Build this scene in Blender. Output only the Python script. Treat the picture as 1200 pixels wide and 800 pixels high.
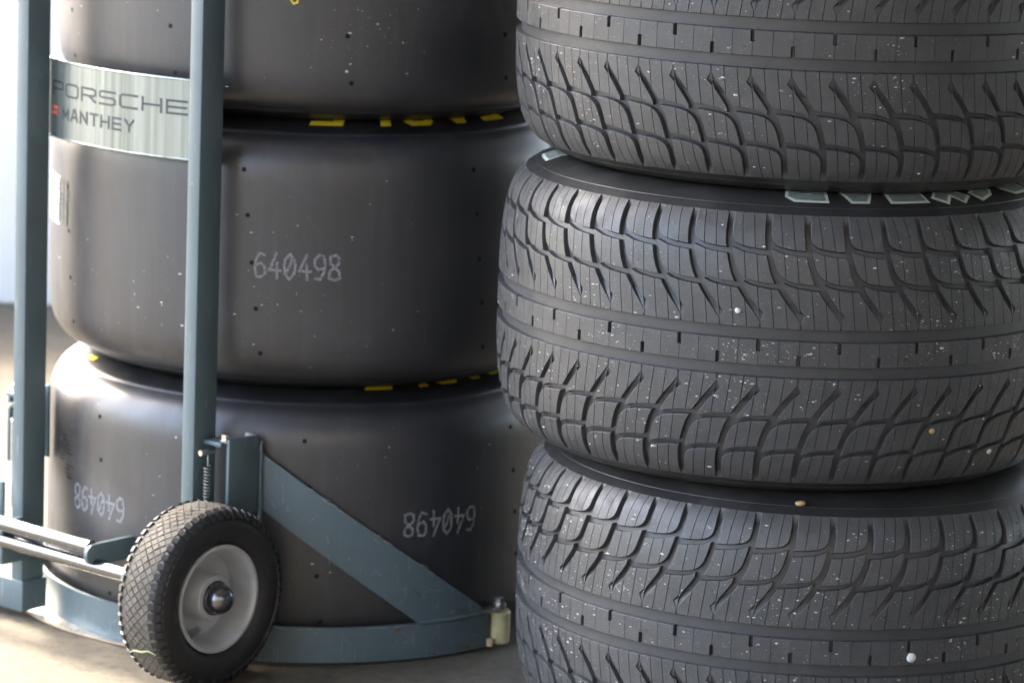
import bpy, bmesh, math, random
from mathutils import Vector, Matrix
R_ = math.radians
random.seed(7)
for o in list(bpy.data.objects):
    bpy.data.objects.remove(o)
S = bpy.context.scene
COL = S.collection

# ------------------------------------------------------------------ camera, sky, sun, exposure
CAM_H, PITCH, ROLL, FPX = 1.292, .1925, .0392, 4119.6
cd = bpy.data.cameras.new('camera')
cam = bpy.data.objects.new('camera', cd); COL.objects.link(cam)
cd.sensor_fit = 'HORIZONTAL'; cd.sensor_width = 36; cd.lens = FPX / 1200 * 36
cd.clip_start = .05; cd.clip_end = 500
cam.matrix_world = Matrix.Translation((0, 0, CAM_H)) @ Matrix.Rotation(math.pi/2 - PITCH, 4, 'X') @ Matrix.Rotation(ROLL, 4, 'Z')
cd.dof.use_dof = True; cd.dof.focus_distance = 3.98; cd.dof.aperture_fstop = 6.3
S.camera = cam

SUN_AZ, SUN_EL = -143, 40            # azimuth counted from the direction towards the camera, negative = left
sx, sy = math.sin(R_(SUN_AZ)), -math.cos(R_(SUN_AZ))
W = bpy.data.worlds.new('World'); S.world = W; W.use_nodes = True
nt = W.node_tree
bg = nt.nodes['Background']
sky = nt.nodes.new('ShaderNodeTexSky'); sky.sky_type = 'NISHITA'; sky.sun_disc = False
sky.sun_elevation = R_(SUN_EL); sky.sun_rotation = math.atan2(sx, sy) % (2*math.pi)
sky.air_density = 1.0; sky.dust_density = 5.0; sky.ozone_density = 1.0
nt.links.new(sky.outputs[0], bg.inputs[0]); bg.inputs[1].default_value = .15
ld = bpy.data.lights.new('sun', 'SUN'); ld.energy = .7; ld.angle = R_(10); ld.color = (1, .94, .84)
sun = bpy.data.objects.new('sun', ld); COL.objects.link(sun)
sd = Vector((sx*math.cos(R_(SUN_EL)), sy*math.cos(R_(SUN_EL)), math.sin(R_(SUN_EL))))
sun.rotation_euler = sd.to_track_quat('Z', 'Y').to_euler(); sun.location = sd * 8
S.view_settings.view_transform = 'Standard'; S.view_settings.look = 'None'
S.view_settings.gamma = 1; S.view_settings.use_curve_mapping = False
S.view_settings.exposure = 3.8

# ------------------------------------------------------------------ helpers
class MB:
    """collects verts / faces / material slots; build() links ONE mesh object"""
    def __init__(s): s.v = []; s.f = []; s.m = []
    def add(s, vs, fs, mi=0):
        b = len(s.v); s.v += [tuple(v) for v in vs]; s.f += [tuple(i + b for i in f) for f in fs]; s.m += [mi] * len(fs)
    def box(s, c, size, rot=None, bev=0.0, mi=0):
        bm = bmesh.new(); bmesh.ops.create_cube(bm, size=1)
        for v in bm.verts: v.co = Vector((v.co.x*size[0], v.co.y*size[1], v.co.z*size[2]))
        if bev: bmesh.ops.bevel(bm, geom=bm.edges[:], offset=bev, segments=2, profile=.5, affect='EDGES')
        M = Matrix.Translation(c) @ (rot.to_4x4() if rot else Matrix.Identity(4))
        s.bm(bm, M, mi)
    def bm(s, bm, M=None, mi=0):
        bm.verts.ensure_lookup_table(); bm.verts.index_update()
        s.add([(M @ v.co) if M else v.co for v in bm.verts], [[v.index for v in f.verts] for f in bm.faces], mi); bm.free()
    def tube(s, pts, r, seg=12, cap=True, mi=0):
        pts = [Vector(p) for p in pts]; rings = []
        t = (pts[1] - pts[0]).normalized(); a = t.orthogonal().normalized()
        for i, p in enumerate(pts):
            t = (pts[min(i+1, len(pts)-1)] - pts[max(i-1, 0)]).normalized()
            a = (a - t*a.dot(t)).normalized(); b = t.cross(a)
            rr = r[i] if isinstance(r, (list, tuple)) else r
            rings.append([p + (a*math.cos(2*math.pi*k/seg) + b*math.sin(2*math.pi*k/seg))*rr for k in range(seg)])
        vs = [v for g in rings for v in g]; fs = []
        for i in range(len(rings)-1):
            for k in range(seg):
                fs.append((i*seg+k, i*seg+(k+1) % seg, (i+1)*seg+(k+1) % seg, (i+1)*seg+k))
        if cap: fs += [tuple(range(seg))[::-1], tuple(range((len(rings)-1)*seg, len(rings)*seg))]
        s.add(vs, fs, mi)
    def lathe(s, prof, seg=96, M=None, closed=False, mi=0, flip=False):
        """prof: (r, z) list, revolved about Z"""
        vs = []; fs = []; n = len(prof)
        for k in range(seg):
            c, q = math.cos(2*math.pi*k/seg), math.sin(2*math.pi*k/seg)
            vs += [Vector((r*c, r*q, z)) for r, z in prof]
        for k in range(seg):
            k2 = (k+1) % seg
            for i in range(n if closed else n-1):
                j = (i+1) % n
                f = (k*n+i, k2*n+i, k2*n+j, k*n+j); fs.append(f[::-1] if flip else f)
        s.add([M @ v for v in vs] if M else vs, fs, mi)
    def build(s, name, mats, parent=None, smooth=35, loc=None):
        me = mesh_of(s, name, mats, smooth)
        return link(name, me, parent, loc)
def mesh_of(mb, name, mats, smooth=35):
    me = bpy.data.meshes.new(name); me.from_pydata(mb.v, [], mb.f)
    for m in (mats if isinstance(mats, (list, tuple)) else [mats]): me.materials.append(m)
    me.polygons.foreach_set('material_index', mb.m)
    if smooth:
        me.polygons.foreach_set('use_smooth', [True]*len(me.polygons))
        me.set_sharp_from_angle(angle=R_(smooth))
    me.update(); return me
def link(name, me, parent=None, loc=None, rot=None):
    o = bpy.data.objects.new(name, me); COL.objects.link(o); o.parent = parent
    if loc: o.location = loc
    if rot: o.rotation_euler = rot
    return o
def thing(name, label, cat, loc, rotz=0, group=None):
    o = bpy.data.objects.new(name, None); COL.objects.link(o); o.empty_display_size = .05
    o.location = loc; o.rotation_euler = (0, 0, rotz); return tag(o, label, cat, group)
def tag(o, label, cat=None, group=None, kind=None):
    o['label'] = label
    if cat: o['category'] = cat
    if group: o['group'] = group
    if kind: o['kind'] = kind
    return o
def lerp(a, b, t): return a + (b-a)*t

# ------------------------------------------------------------------ materials (procedural)
class Mat:
    def __init__(s, name, color, rough=.5, metal=0, spec=.5):
        s.m = bpy.data.materials.new(name); s.m.use_nodes = True
        s.t = s.m.node_tree; s.n = s.t.nodes; s.b = s.n['Principled BSDF']
        s.b.inputs['Base Color'].default_value = (*color, 1); s.b.inputs['Roughness'].default_value = rough
        s.b.inputs['Metallic'].default_value = metal; s.b.inputs['Specular IOR Level'].default_value = spec
        s.col = None
    def L(s, a, b): s.t.links.new(a, b)
    def pos(s, scale=(1, 1, 1), world=True):
        if world: src = s.n.new('ShaderNodeNewGeometry').outputs['Position']
        else: src = s.n.new('ShaderNodeTexCoord').outputs['Object']
        mp = s.n.new('ShaderNodeMapping'); mp.inputs['Scale'].default_value = scale; s.L(src, mp.inputs[0]); return mp.outputs[0]
    def noise(s, scale, detail=4, rough=.55, vec=None, dist=0):
        n = s.n.new('ShaderNodeTexNoise'); n.inputs['Scale'].default_value = scale; n.inputs['Detail'].default_value = detail
        n.inputs['Roughness'].default_value = rough; n.inputs['Distortion'].default_value = dist
        s.L(vec or s.pos(), n.inputs['Vector']); return n.outputs['Fac']
    def voro(s, scale, vec=None, feature='F1'):
        n = s.n.new('ShaderNodeTexVoronoi'); n.inputs['Scale'].default_value = scale; n.feature = feature
        s.L(vec or s.pos(), n.inputs['Vector']); return n
    def ramp(s, fac, stops):
        r = s.n.new('ShaderNodeValToRGB'); e = r.color_ramp.elements
        while len(e) < len(stops): e.new(.5)
        for k, (p, c) in enumerate(stops):
            e[k].position = p; e[k].color = (*c, 1) if isinstance(c, (tuple, list)) else (c, c, c, 1)
        s.L(fac, r.inputs[0]); return r.outputs[0]
    def math(s, op, a, b):
        n = s.n.new('ShaderNodeMath'); n.operation = op
        for i, x in enumerate((a, b)):
            if isinstance(x, (int, float)): n.inputs[i].default_value = x
            else: s.L(x, n.inputs[i])
        return n.outputs[0]
    def mix(s, fac, a, b):
        n = s.n.new('ShaderNodeMix'); n.data_type = 'RGBA'
        for k, x in ((0, fac), (6, a), (7, b)):
            if isinstance(x, (int, float)): n.inputs[k].default_value = x
            elif isinstance(x, (tuple, list)): n.inputs[k].default_value = (*x, 1)
            else: s.L(x, n.inputs[k])
        return n.outputs[2]
    def color(s, sock): s.L(sock, s.b.inputs['Base Color']); return s
    def rough(s, sock): s.L(sock, s.b.inputs['Roughness']); return s
    def bump(s, h, strength=.2, dist=.001):
        n = s.n.new('ShaderNodeBump'); n.inputs['Strength'].default_value = strength; n.inputs['Distance'].default_value = dist
        s.L(h, n.inputs['Height']); s.L(n.outputs[0], s.b.inputs['Normal']); return s

def rubber_slick():
    m = Mat('slick_rubber', (.02, .02, .021), .5, spec=1.0)
    fine = m.noise(900, 2)
    streak = m.noise(1, 4, .6, m.pos((70, 70, 4)))
    cloud = m.noise(7, 5, .6)
    c = m.ramp(cloud, [(.3, (.014, .0147, .0175)), (.7, (.025, .0255, .029))])
    c = m.mix(m.ramp(streak, [(.5, 0), (.75, .4)]), c, (.05, .049, .050))
    v = m.voro(150)
    smudge = m.math('MULTIPLY', m.ramp(m.noise(3.2, 6, .7, dist=.8), [(.52, 0), (.70, 1)]), m.ramp(m.noise(48, 5, .7), [(.42, 0), (.7, .7)]))
    c = m.mix(smudge, c, (.085, .083, .085))
    sp = m.math('MULTIPLY', m.ramp(v.outputs['Distance'], [(.07, 1), (.12, 0)]), m.ramp(v.outputs['Color'], [(.88, 0), (.90, 1)]))
    c = m.mix(m.math('MULTIPLY', sp, .6), c, (.35, .33, .3))
    m.color(c)
    m.rough(m.ramp(m.noise(16, 6, .7, m.pos((1, 1, .6))), [(.3, .35), (.7, .54)]))
    m.bump(m.math('ADD', m.math('MULTIPLY', streak, .25), m.math('MULTIPLY', fine, .35)), .12, .0006)
    return m.m
def rubber_sidewall(name, base):
    m = Mat(name, base, .42)
    cl = m.noise(25, 5, .6)
    m.color(m.mix(m.ramp(cl, [(.45, 0), (.8, .5)]), base, tuple(3*x for x in base)))
    m.rough(m.ramp(m.noise(40, 4), [(.3, .33), (.7, .55)]))
    m.bump(m.noise(500, 3), .12, .0005)
    return m.m
def rubber_tread(name, lo, hi, dust, r0, r1, flecks):
    m = Mat(name, lo, .5)
    cl = m.noise(45, 6, .65); g = m.noise(520, 3, .7)
    c = m.ramp(cl, [(.3, lo), (.7, hi)])
    c = m.mix(m.ramp(g, [(.5, 0), (.78, .55)]), c, dust)
    if flecks:
        patch = m.noise(9, 4, .6)
        for sc, d0, thr in ((560, .20, .80), (300, .13, .94)):
            v = m.voro(sc)
            th = m.ramp(m.math('ADD', v.outputs['Color'], m.math('MULTIPLY', m.math('SUBTRACT', patch, .5), .5)), [(thr, 0), (thr+.02, 1)])
            sp = m.math('MULTIPLY', m.ramp(v.outputs['Distance'], [(d0, 1), (d0+.08, 0)]), th)
            c = m.mix(m.math('MULTIPLY', sp, .7), c, (.30, .28, .245))
    m.color(c)
    m.rough(m.ramp(m.noise(60, 4), [(.3, r0), (.7, r1)]))
    m.bump(m.math('ADD', g, m.math('MULTIPLY', m.noise(1500, 2), .6)), .35, .0005)
    return m.m
def paint_slate():
    m = Mat('slate_blue_paint', (.05, .085, .1), .35, spec=.75)
    cl = m.noise(8, 5, .6); sc = m.noise(1, 3, .6, m.pos((260, 260, 18)))
    c = m.ramp(cl, [(.3, (.076, .116, .130)), (.7, (.098, .145, .162))])
    ch = m.noise(75, 6, .7)
    c = m.mix(m.ramp(ch, [(.645, 0), (.69, .6)]), c, (.2, .21, .2))
    c = m.mix(m.ramp(sc, [(.645, 0), (.73, .5)]), c, (.26, .29, .29))
    m.color(c); m.rough(m.ramp(m.noise(30, 4), [(.3, .36), (.7, .52)]))
    m.bump(m.noise(240, 4), .12, .0008)
    return m.m
def concrete():
    m = Mat('concrete', (.4, .37, .33), .8, spec=.3)
    a = m.noise(2.2, 6, .6); b = m.noise(60, 6, .7); c0 = m.noise(14, 6, .65, dist=.6)
    c = m.ramp(a, [(.3, (.118, .100, .070)), (.7, (.158, .135, .096))])
    c = m.mix(m.ramp(c0, [(.46, 0), (.66, .75)]), c, (.085, .077, .062))
    c = m.mix(m.ramp(b, [(.48, 0), (.68, .7)]), c, (.065, .059, .048))
    m.color(c); m.bump(m.math('ADD', b, m.noise(400, 4)), .4, .002)
    return m.m
def simple(name, col, rough, metal=0, spec=.5, vary=.15, nscale=40, bump=.05):
    m = Mat(name, col, rough, metal, spec)
    n = m.noise(nscale, 5, .6)
    m.color(m.ramp(n, [(.3, tuple(x*(1-vary) for x in col)), (.7, tuple(min(1, x*(1+vary)) for x in col))]))
    m.rough(m.ramp(m.noise(nscale*1.7, 4), [(.3, max(.03, rough*.8)), (.7, min(1, rough*1.2))]))
    if bump: m.bump(m.noise(nscale*6, 3), bump, .001)
    return m.m
def brushed():
    m = Mat('brushed_steel_sheet', (.3, .34, .32), .34, .7)
    vert = m.noise(1, 5, .7, m.pos((95, 95, 1.2)))
    m.color(m.ramp(vert, [(.3, (.19, .225, .21)), (.7, (.36, .39, .375))]))
    m.rough(m.ramp(vert, [(.3, .26), (.7, .42)])); m.bump(vert, .15, .0008)
    return m.m
def dusty_wheel():
    m = Mat('dusty_wheel_rubber', (.2, .18, .155), .85, spec=.25)
    c = m.ramp(m.noise(30, 6, .7), [(.3, (.085, .078, .066)), (.7, (.140, .128, .109))])
    c = m.mix(m.ramp(m.noise(260, 4, .7), [(.5, 0), (.75, .5)]), c, (.19, .175, .15)); m.color(c)
    m.bump(m.noise(500, 4), .5, .001); return m.m
M = dict(
    slick=rubber_slick(), slick_side=rubber_sidewall('slick_sidewall_rubber', (.012, .012, .013)),
    wet_side=rubber_sidewall('wet_sidewall_rubber', (.024, .0235, .023)),
    wet_top=rubber_tread('wet_tread_scuffed_rubber', (.052, .053, .054), (.074, .074, .074), (.115, .113, .108), .27, .62, True),
    wet_wall=rubber_tread('wet_tread_groove_rubber', (.05, .051, .053), (.068, .069, .071), (.08, .08, .08), .33, .48, False),
    slate=paint_slate(), concrete=concrete(), plate=brushed(),
    chrome=simple('polished_steel', (.22, .23, .245), .24, 1, vary=.06, nscale=60, bump=.03),
    zinc=simple('zinc_bolt', (.62, .6, .55), .32, 1, vary=.2, nscale=90),
    rim=simple('grey_rim_paint', (.48, .50, .52), .34, .15, vary=.12, nscale=30),
    wheel_side=simple('wheel_sidewall_rubber', (.022, .022, .023), .55, vary=.25, nscale=40, bump=.15),
    wheel_tread=dusty_wheel(),
    yellow=simple('yellow_sidewall_paint', (.85, .62, .03), .45, vary=.1),
    white_ink=simple('white_print', (.19, .195, .205), .6, vary=.75, nscale=420),
    letter_edge=simple('cream_letter_outline', (.62, .66, .56), .5, vary=.12),
    letter_fill=simple('pale_teal_letter_fill', (.20, .23, .21), .5, vary=.12),
    ink=simple('dark_grey_print', (.055, .06, .065), .5, vary=.2),
    red=simple('red_print', (.62, .10, .07), .5, vary=.1),
    hole=simple('wear_hole_rubber', (.002, .002, .002), .9),
    sticker=simple('white_sticker', (.72, .72, .72), .5, vary=.05),
    nylon=simple('yellowed_nylon', (.55, .50, .28), .45, vary=.25, nscale=60),
    nylon_dirty=simple('grimy_steel', (.16, .145, .13), .45, .6, vary=.4, nscale=120),
    spring=simple('dark_spring_steel', (.25, .245, .23), .4, .9, vary=.3, nscale=120),
    wood=simple('bare_tan_edge', (.5, .36, .22), .7, vary=.25, nscale=60),
    white_wall=simple('white_panel', (.93, .925, .91), .5, vary=.02, nscale=5),
    kerb=simple('tan_kerb', (.30, .26, .22), .8, vary=.2, nscale=8),
    dark_ground=simple('dark_ground', (.05, .05, .052), .85, vary=.25, nscale=30, bump=.4),
    shade_roof_grey=simple('added_roof_grey', (.25, .25, .25), .7, vary=.04, nscale=3),
    dark_wall=simple('added_wall_dark_grey', (.07, .07, .072), .6, vary=.1, nscale=3),
    scratch=simple('bare_scratched_steel', (.24, .26, .265), .5, vary=.4, nscale=120),
    rust=simple('rusty_scrape', (.16, .085, .05), .8, vary=.4, nscale=150),
    stone_white=simple('white_stone', (.7, .7, .68), .6, vary=.1, nscale=200),
    stone_tan=simple('tan_stone', (.5, .33, .15), .6, vary=.2, nscale=200),
    grit=simple('pale_grit', (.45, .43, .39), .8, vary=.6, nscale=300),
    grass=simple('dry_grass', (.20, .23, .11), .7, vary=.2),
)

# ------------------------------------------------------------------ setting
def sheet(x0, x1, y0, y1, z, n=24):
    mb = MB(); vs = [(lerp(x0, x1, i/n), lerp(y0, y1, j/n), z) for j in range(n+1) for i in range(n+1)]
    mb.add(vs, [(j*(n+1)+i, j*(n+1)+i+1, (j+1)*(n+1)+i+1, (j+1)*(n+1)+i) for j in range(n) for i in range(n)]); return mb
gr = sheet(-60, 60, -40, 100, -.004).build('ground', M['dark_ground'], smooth=None); gr['kind'] = 'structure'; gr['label'] = 'dark ground made up out of view to cut bounce light'  # dark tone of the unseen ground is chosen to cut bounce light
ap = sheet(-20, 20, 3.82, 12, 0).build('concrete_apron', M['concrete'], smooth=None); ap['kind'] = 'structure'; ap['label'] = 'pale worn concrete apron under the tyres and trolley'
yd = sheet(-20, -1.3, -14, 3.82, 0).build('added_concrete_left', M['concrete'], smooth=None); yd['kind'] = 'structure'; yd['label'] = 'unseen pale concrete added on the left to bounce light'  # unseen sheet added to brighten the left-facing sides
# low white barrier behind; the sun stands behind it, so its shadow lies on the ground on this side
wl = thing('barrier', 'low white barrier of butted blocks standing behind the stack of smooth tyres', 'barrier', (-1.0, 6.80, 0), R_(-2))
for k in range(-2, 3):
    mb = MB(); mb.box((k*1.2, .14, .33), (1.194, .28, .66), bev=.012); mb.build('barrier_block', M['white_wall'], wl)

# unseen dark wall added behind the camera to block light from the front
gw = thing('added_dark_wall', 'unseen dark panelled wall added behind the camera to block light', 'light blocker', (2.0, -3.2, 0), math.atan2(7, 14))
for k in range(8):
    mb = MB(); mb.box((-8.75 + 2.5*k, -.1, 3.0), (2.47, .16, 5.9), bev=.01); mb.build('wall_panel', M['dark_wall'], gw)
mb = MB(); mb.box((0, -.2, 3.0), (20.2, .06, 6.0)); mb.build('backing', M['dark_wall'], gw)

# unseen roof added to block light overhead; its open side is to the left
cv = thing('added_shade_roof', 'unseen flat grey roof on four poles added to block light', 'added_shade_roof', (3.4, 1.0, 0))
CX0, CX1, CY0, CY1, CZ = -5.4, 9.0, -2.0, 8.2, 2.7
mb = MB(); mb.box(((CX0+CX1)/2, (CY0+CY1)/2, CZ), (CX1-CX0, CY1-CY0, .03), bev=.008); mb.build('roof', M['shade_roof_grey'], cv)
for px, py in ((CX0+.1, CY0+.1), (CX1-.1, CY0+.1), (CX0+.1, CY1-.1), (CX1-.1, CY1-.1)):
    mb = MB(); mb.box((px, py, (CZ-.016)/2), (.06, .06, CZ-.016), bev=.006); mb.build('pole', M['zinc'], cv)

# ------------------------------------------------------------------ tyre geometry
RT = .355
def smooth_profile(pts, step=.001):
    """Catmull-Rom through (z, r) points -> dense list"""
    P = [Vector(p) for p in pts]; P = [2*P[0]-P[1]] + P + [2*P[-1]-P[-2]]
    out = []
    for i in range(1, len(P)-2):
        n = max(2, int((P[i+1]-P[i]).length/step))
        for k in range(n):
            t = k/n; a, b, c, d = P[i-1], P[i], P[i+1], P[i+2]
            out.append(.5*((2*b)+(c-a)*t+(2*a-5*b+4*c-d)*t*t+(3*b-a-3*c+d)*t**3))
    out.append(P[-2]); return out
class Curve:
    """half profile from the crown outward, by arc length v (m)"""
    def __init__(s, pts):
        s.p = smooth_profile([(z/1000, RT-dr/1000) for z, dr in pts]); s.s = [0]
        for a, b in zip(s.p, s.p[1:]): s.s.append(s.s[-1] + (b-a).length)
    def at(s, v):
        av = abs(v); i = 0
        lo, hi = 0, len(s.s)-2
        while lo < hi:
            m = (lo+hi+1)//2
            if s.s[m] <= av: lo = m
            else: hi = m-1
        i = lo; t = (av-s.s[i])/max(1e-9, s.s[i+1]-s.s[i])
        q = s.p[i].lerp(s.p[i+1], t) if t <= 1 else s.p[i+1] + (s.p[i+1]-s.p[i]).normalized()*(av-s.s[-1])
        d = (s.p[min(i+2, len(s.p)-1)]-s.p[max(i-1, 0)]).normalized()
        nz, nr = -d.y, d.x      # outward normal of (z, r)
        if nr < 0 and av < .1: nz, nr = -nz, -nr
        sg = 1 if v >= 0 else -1
        return sg*q.x, q.y, sg*nz, nr
TREAD_PTS = [(0, 0), (30, .15), (60, .9), (90, 3), (115, 7), (135, 13), (148, 20.5), (156, 28)]
CROWN = Curve(TREAD_PTS)
VMAX = CROWN.s[-1]
def surf(theta, v, h=0.0, curve=CROWN):
    z, r, nz, nr = curve.at(v); r += nr*h; z += nz*h
    return (r*math.sin(theta), -r*math.cos(theta), z)
SIDE = [(159, 34), (165.5, 45), (170.5, 56), (174, 68), (175, 80), (173.5, 96), (168, 112), (160, 122)]
def carcass_profile(depth):
    """closed (r, z) loop for the wet tyre's carcass: groove floor + sidewalls + inner liner"""
    out = []
    n = 40
    half = []
    for i in range(n+1):
        z, r, nz, nr = CROWN.at(VMAX*i/n); d = depth if i < n-1 else depth*(.45 if i == n-1 else .1)
        half.append((r - nr*d, z - nz*d))
    for p in smooth_profile([(z/1000, RT-dr/1000) for z, dr in SIDE], .004): half.append((p.y, p.x))
    inner = [(RT-.128, .150), (RT-.11, .148), (RT-.06, .150), (RT-.03, .125), (RT-.022, .06), (RT-.020, 0)]
    loop = [(r, -z) for r, z in reversed(inner)][:-1] if False else []
    up = half + inner            # crown centre -> sidewall -> inside centre
    low = [(r, -z) for r, z in reversed(up)][1:-1]
    return up + low
SL_PTS = [(0, 0), (60, .2), (100, 1.0), (120, 3), (134, 7.2), (146, 14.5), (153, 22.5), (157.5, 31), (160, 36)]
SL_SIDE = [(160, 36), (162, 37.5), (166, 46), (170.5, 57), (174, 69), (175, 81), (173.5, 96), (168, 112), (160, 122)]
SLICK = Curve(SL_PTS)
def slick_profile():
    half = []
    n = 46
    for i in range(n+1):
        z, r, nz, nr = SLICK.at(SLICK.s[-1]*i/n); half.append((r, z))
    for p in smooth_profile([(z/1000, RT-dr/1000) for z, dr in SL_SIDE], .004)[1:]: half.append((p.y, p.x))
    up = half + [(RT-.128, .150), (RT-.11, .148), (RT-.06, .150), (RT-.03, .125), (RT-.014, .06), (RT-.012, 0)]
    low = [(r, -z) for r, z in reversed(up)][1:-1]
    return up + low

# ---- tread blocks: outlines in millimetres on the unrolled tread, one pitch
NP = 48
PITCH_MM = 2*math.pi*RT*1000/NP
UM = [(162, 0), (150, 0), (130, .8), (118, 2.8), (110, 4.6), (98, 8), (87, 12), (77, 17.5), (67, 24), (55, 33), (44, 41.5)]
def um(v):
    for (v0, u0), (v1, u1) in zip(UM, UM[1:]):
        if v <= v0 and v >= v1: return lerp(u0, u1, (v0-v)/(v0-v1))
    return UM[-1][1] if v < UM[-1][0] else 0
def hw(v):                        # half width of the main groove, measured along u
    return 3.75 if v > 110 else lerp(4.8, 3.75, (v-44)/66)
Lf = lambda v: (um(v)+hw(v), v)                    # right flank of this pitch's left groove
Rt = lambda v: (um(v)+PITCH_MM-hw(v), v)           # left flank of the next groove
VM = VMAX*1000
shoulder = [Lf(VM), Lf(148), Lf(138), (Lf(132)[0]+.6, 132.5), (Lf(128)[0]+2.0, 127.6), (10.6, 124), (15.5, 121.8), (24, 120), (33, 118.9), Rt(118.2), Rt(126), Rt(136), Rt(148), Rt(VM)]
middle = [Lf(119.0), Lf(112), Lf(103), (Lf(97)[0]+.3, 96.5), (Lf(91)[0]+1.6, 90.3), (21.2, 86), (26, 83.6), (34, 81.7), (46, 80.2), Rt(79.6), Rt(88), Rt(98), Rt(107), Rt(111.4), (36, 112.2), (25, 113.4), (16.6, 115.2), (11.4, 117.2)]
TIP = 44
inner = [Lf(82.0), Lf(76), Lf(67), Lf(56), (Lf(TIP)[0]+1.6, TIP+.6), (44.0, 36.6), (43.2, 28.8), (43.2+PITCH_MM-.3, 28.8), (43.2+PITCH_MM-.3, 36.4), (Rt(TIP)[0]-1.2, TIP+2.6), Rt(56), Rt(67), Rt(73), (50, 73.8), (38, 75.4), (29.6, 77.2), (24.2, 79.8)]
def clip(poly, a, b, c):          # keep a*u + b*v >= c
    out = []
    for (p, q) in zip(poly, poly[1:]+poly[:1]):
        dp, dq = a*p[0]+b*p[1]-c, a*q[0]+b*q[1]-c
        if dp >= 0: out.append(p)
        if (dp > 0 > dq) or (dp < 0 < dq):
            t = dp/(dp-dq); out.append((lerp(p[0], q[0], t), lerp(p[1], q[1], t)))
    return out
def clean(poly, eps=.25):
    out = []
    for p in poly:
        if not out or math.hypot(p[0]-out[-1][0], p[1]-out[-1][1]) > eps: out.append(p)
    while len(out) > 2 and math.hypot(out[0][0]-out[-1][0], out[0][1]-out[-1][1]) < eps: out.pop()
    return out
def area(p): return .5*sum(a[0]*b[1]-b[0]*a[1] for a, b in zip(p, p[1:]+p[:1]))
def inset(poly, d):               # poly counter-clockwise; d > 0 moves inward
    out = []; n = len(poly)
    for i in range(n):
        a, b, c = Vector(poly[i-1]), Vector(poly[i]), Vector(poly[(i+1) % n])
        e0, e1 = (b-a).normalized(), (c-b).normalized()
        n0, n1 = Vector((-e0.y, e0.x)), Vector((-e1.y, e1.x))
        m = n0+n1
        k = d/max(.35, m.length_squared/2) if m.length > 1e-6 else 0
        q = b + m*k; out.append((q.x, q.y))
    return out
def inset_var(poly, ds):          # per-edge distances; ds[i] belongs to edge i -> i+1
    out = []; n = len(poly)
    for i in range(n):
        a, b, c = Vector(poly[i-1]), Vector(poly[i]), Vector(poly[(i+1) % n])
        e0, e1 = (b-a).normalized(), (c-b).normalized()
        n0, n1 = Vector((-e0.y, e0.x)), Vector((-e1.y, e1.x)); d0, d1 = ds[i-1], ds[i]
        det = n0.x*n1.y - n0.y*n1.x
        if abs(det) < .25: q = b + (n0+n1).normalized()*(d0+d1)/2
        else: q = b + Vector(((d0*n1.y-d1*n0.y)/det, (n0.x*d1-n1.x*d0)/det))
        out.append((q.x, q.y))
    return out
SIPES = []
def is_sipe(p, q):
    return any(abs(p[0]-k*p[1]-c) < .03 and abs(q[0]-k*q[1]-c) < .03 for k, c in SIPES)
def strips(poly, us, k, gap=.55):
    """cut an outline along sipe lines u = u0 + k*v"""
    cuts = [-1e4] + list(us) + [1e4]; res = []
    for c in us: SIPES.extend(((k, c-gap/2), (k, c+gap/2)))
    for a, b in zip(cuts, cuts[1:]):
        q = clip(poly, 1, -k, a+gap/2); q = clip(q, -1, k, -(b-gap/2)) if len(q) > 2 else []
        q = clean(q)
        if len(q) > 2 and abs(area(q)) > 14: res.append(q if area(q) > 0 else q[::-1])
    return res
DEPTH = 6.4
def block_mesh(name, polys, sg, ramps=()):
    """solid blocks for the (u, v) outlines (mm), wrapped on the tread; sg = -1 for the mirrored half"""
    bm = bmesh.new()
    for q in polys:
        n = len(q); sp = [is_sipe(q[i], q[(i+1) % n]) for i in range(n)]
        iv = lambda big, small: inset_var(q, [small if k else big for k in sp])
        rings = []
        for pl, h in ((iv(.55, .12), 0), (iv(.16, .03), -.22), (q, -.75), (iv(-.7, 0), -DEPTH)):
            rings.append([bm.verts.new((u, v, h)) for u, v in pl])
        f = bm.faces.new(rings[0]); f.material_index = 0
        for r0, r1 in zip(rings, rings[1:]):
            for i in range(n):
                f = bm.faces.new((r0[i], r1[i], r1[(i+1) % n], r0[(i+1) % n])); f.material_index = 0 if r0 is rings[0] else 1
    for quad in ramps:
        f = bm.faces.new([bm.verts.new(p) for p in quad]); f.material_index = 1
    vv = 12
    while vv < VM:
        bmesh.ops.bisect_plane(bm, geom=bm.verts[:]+bm.edges[:]+bm.faces[:], plane_co=(0, vv, 0), plane_no=(0, 1, 0))
        vv += 12 if vv < 90 else 6
    bmesh.ops.triangulate(bm, faces=[f for f in bm.faces if len(f.verts) > 4])
    for v in bm.verts:
        u, w, h = v.co; v.co = surf(u/1000/RT, sg*w/1000, h/1000)
    if sg < 0: bmesh.ops.reverse_faces(bm, faces=bm.faces[:])
    me = bpy.data.meshes.new(name); bm.to_mesh(me); bm.free()
    me.materials.append(M['wet_top']); me.materials.append(M['wet_wall'])
    me.polygons.foreach_set('use_smooth', [True]*len(me.polygons)); me.set_sharp_from_angle(angle=R_(14))
    return me
SK = -.13                          # lean of the sipes
def sipe_us(poly, n):
    m = [u-SK*v for u, v in poly]; a, b = min(m), max(m); return [lerp(a, b, k/n) for k in range(1, n)]
sh_s = strips(shoulder, [u-SK*140 for u in (16.2, 30.4)], SK, .62)
mi_s = strips(middle, [u-SK*98 for u in (22.5, 37)], SK, .62)
in_s = strips(inner, [43.2-SK*36+PITCH_MM*k/3 for k in (-1, 0, 1, 2, 3)], SK, .62)
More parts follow.
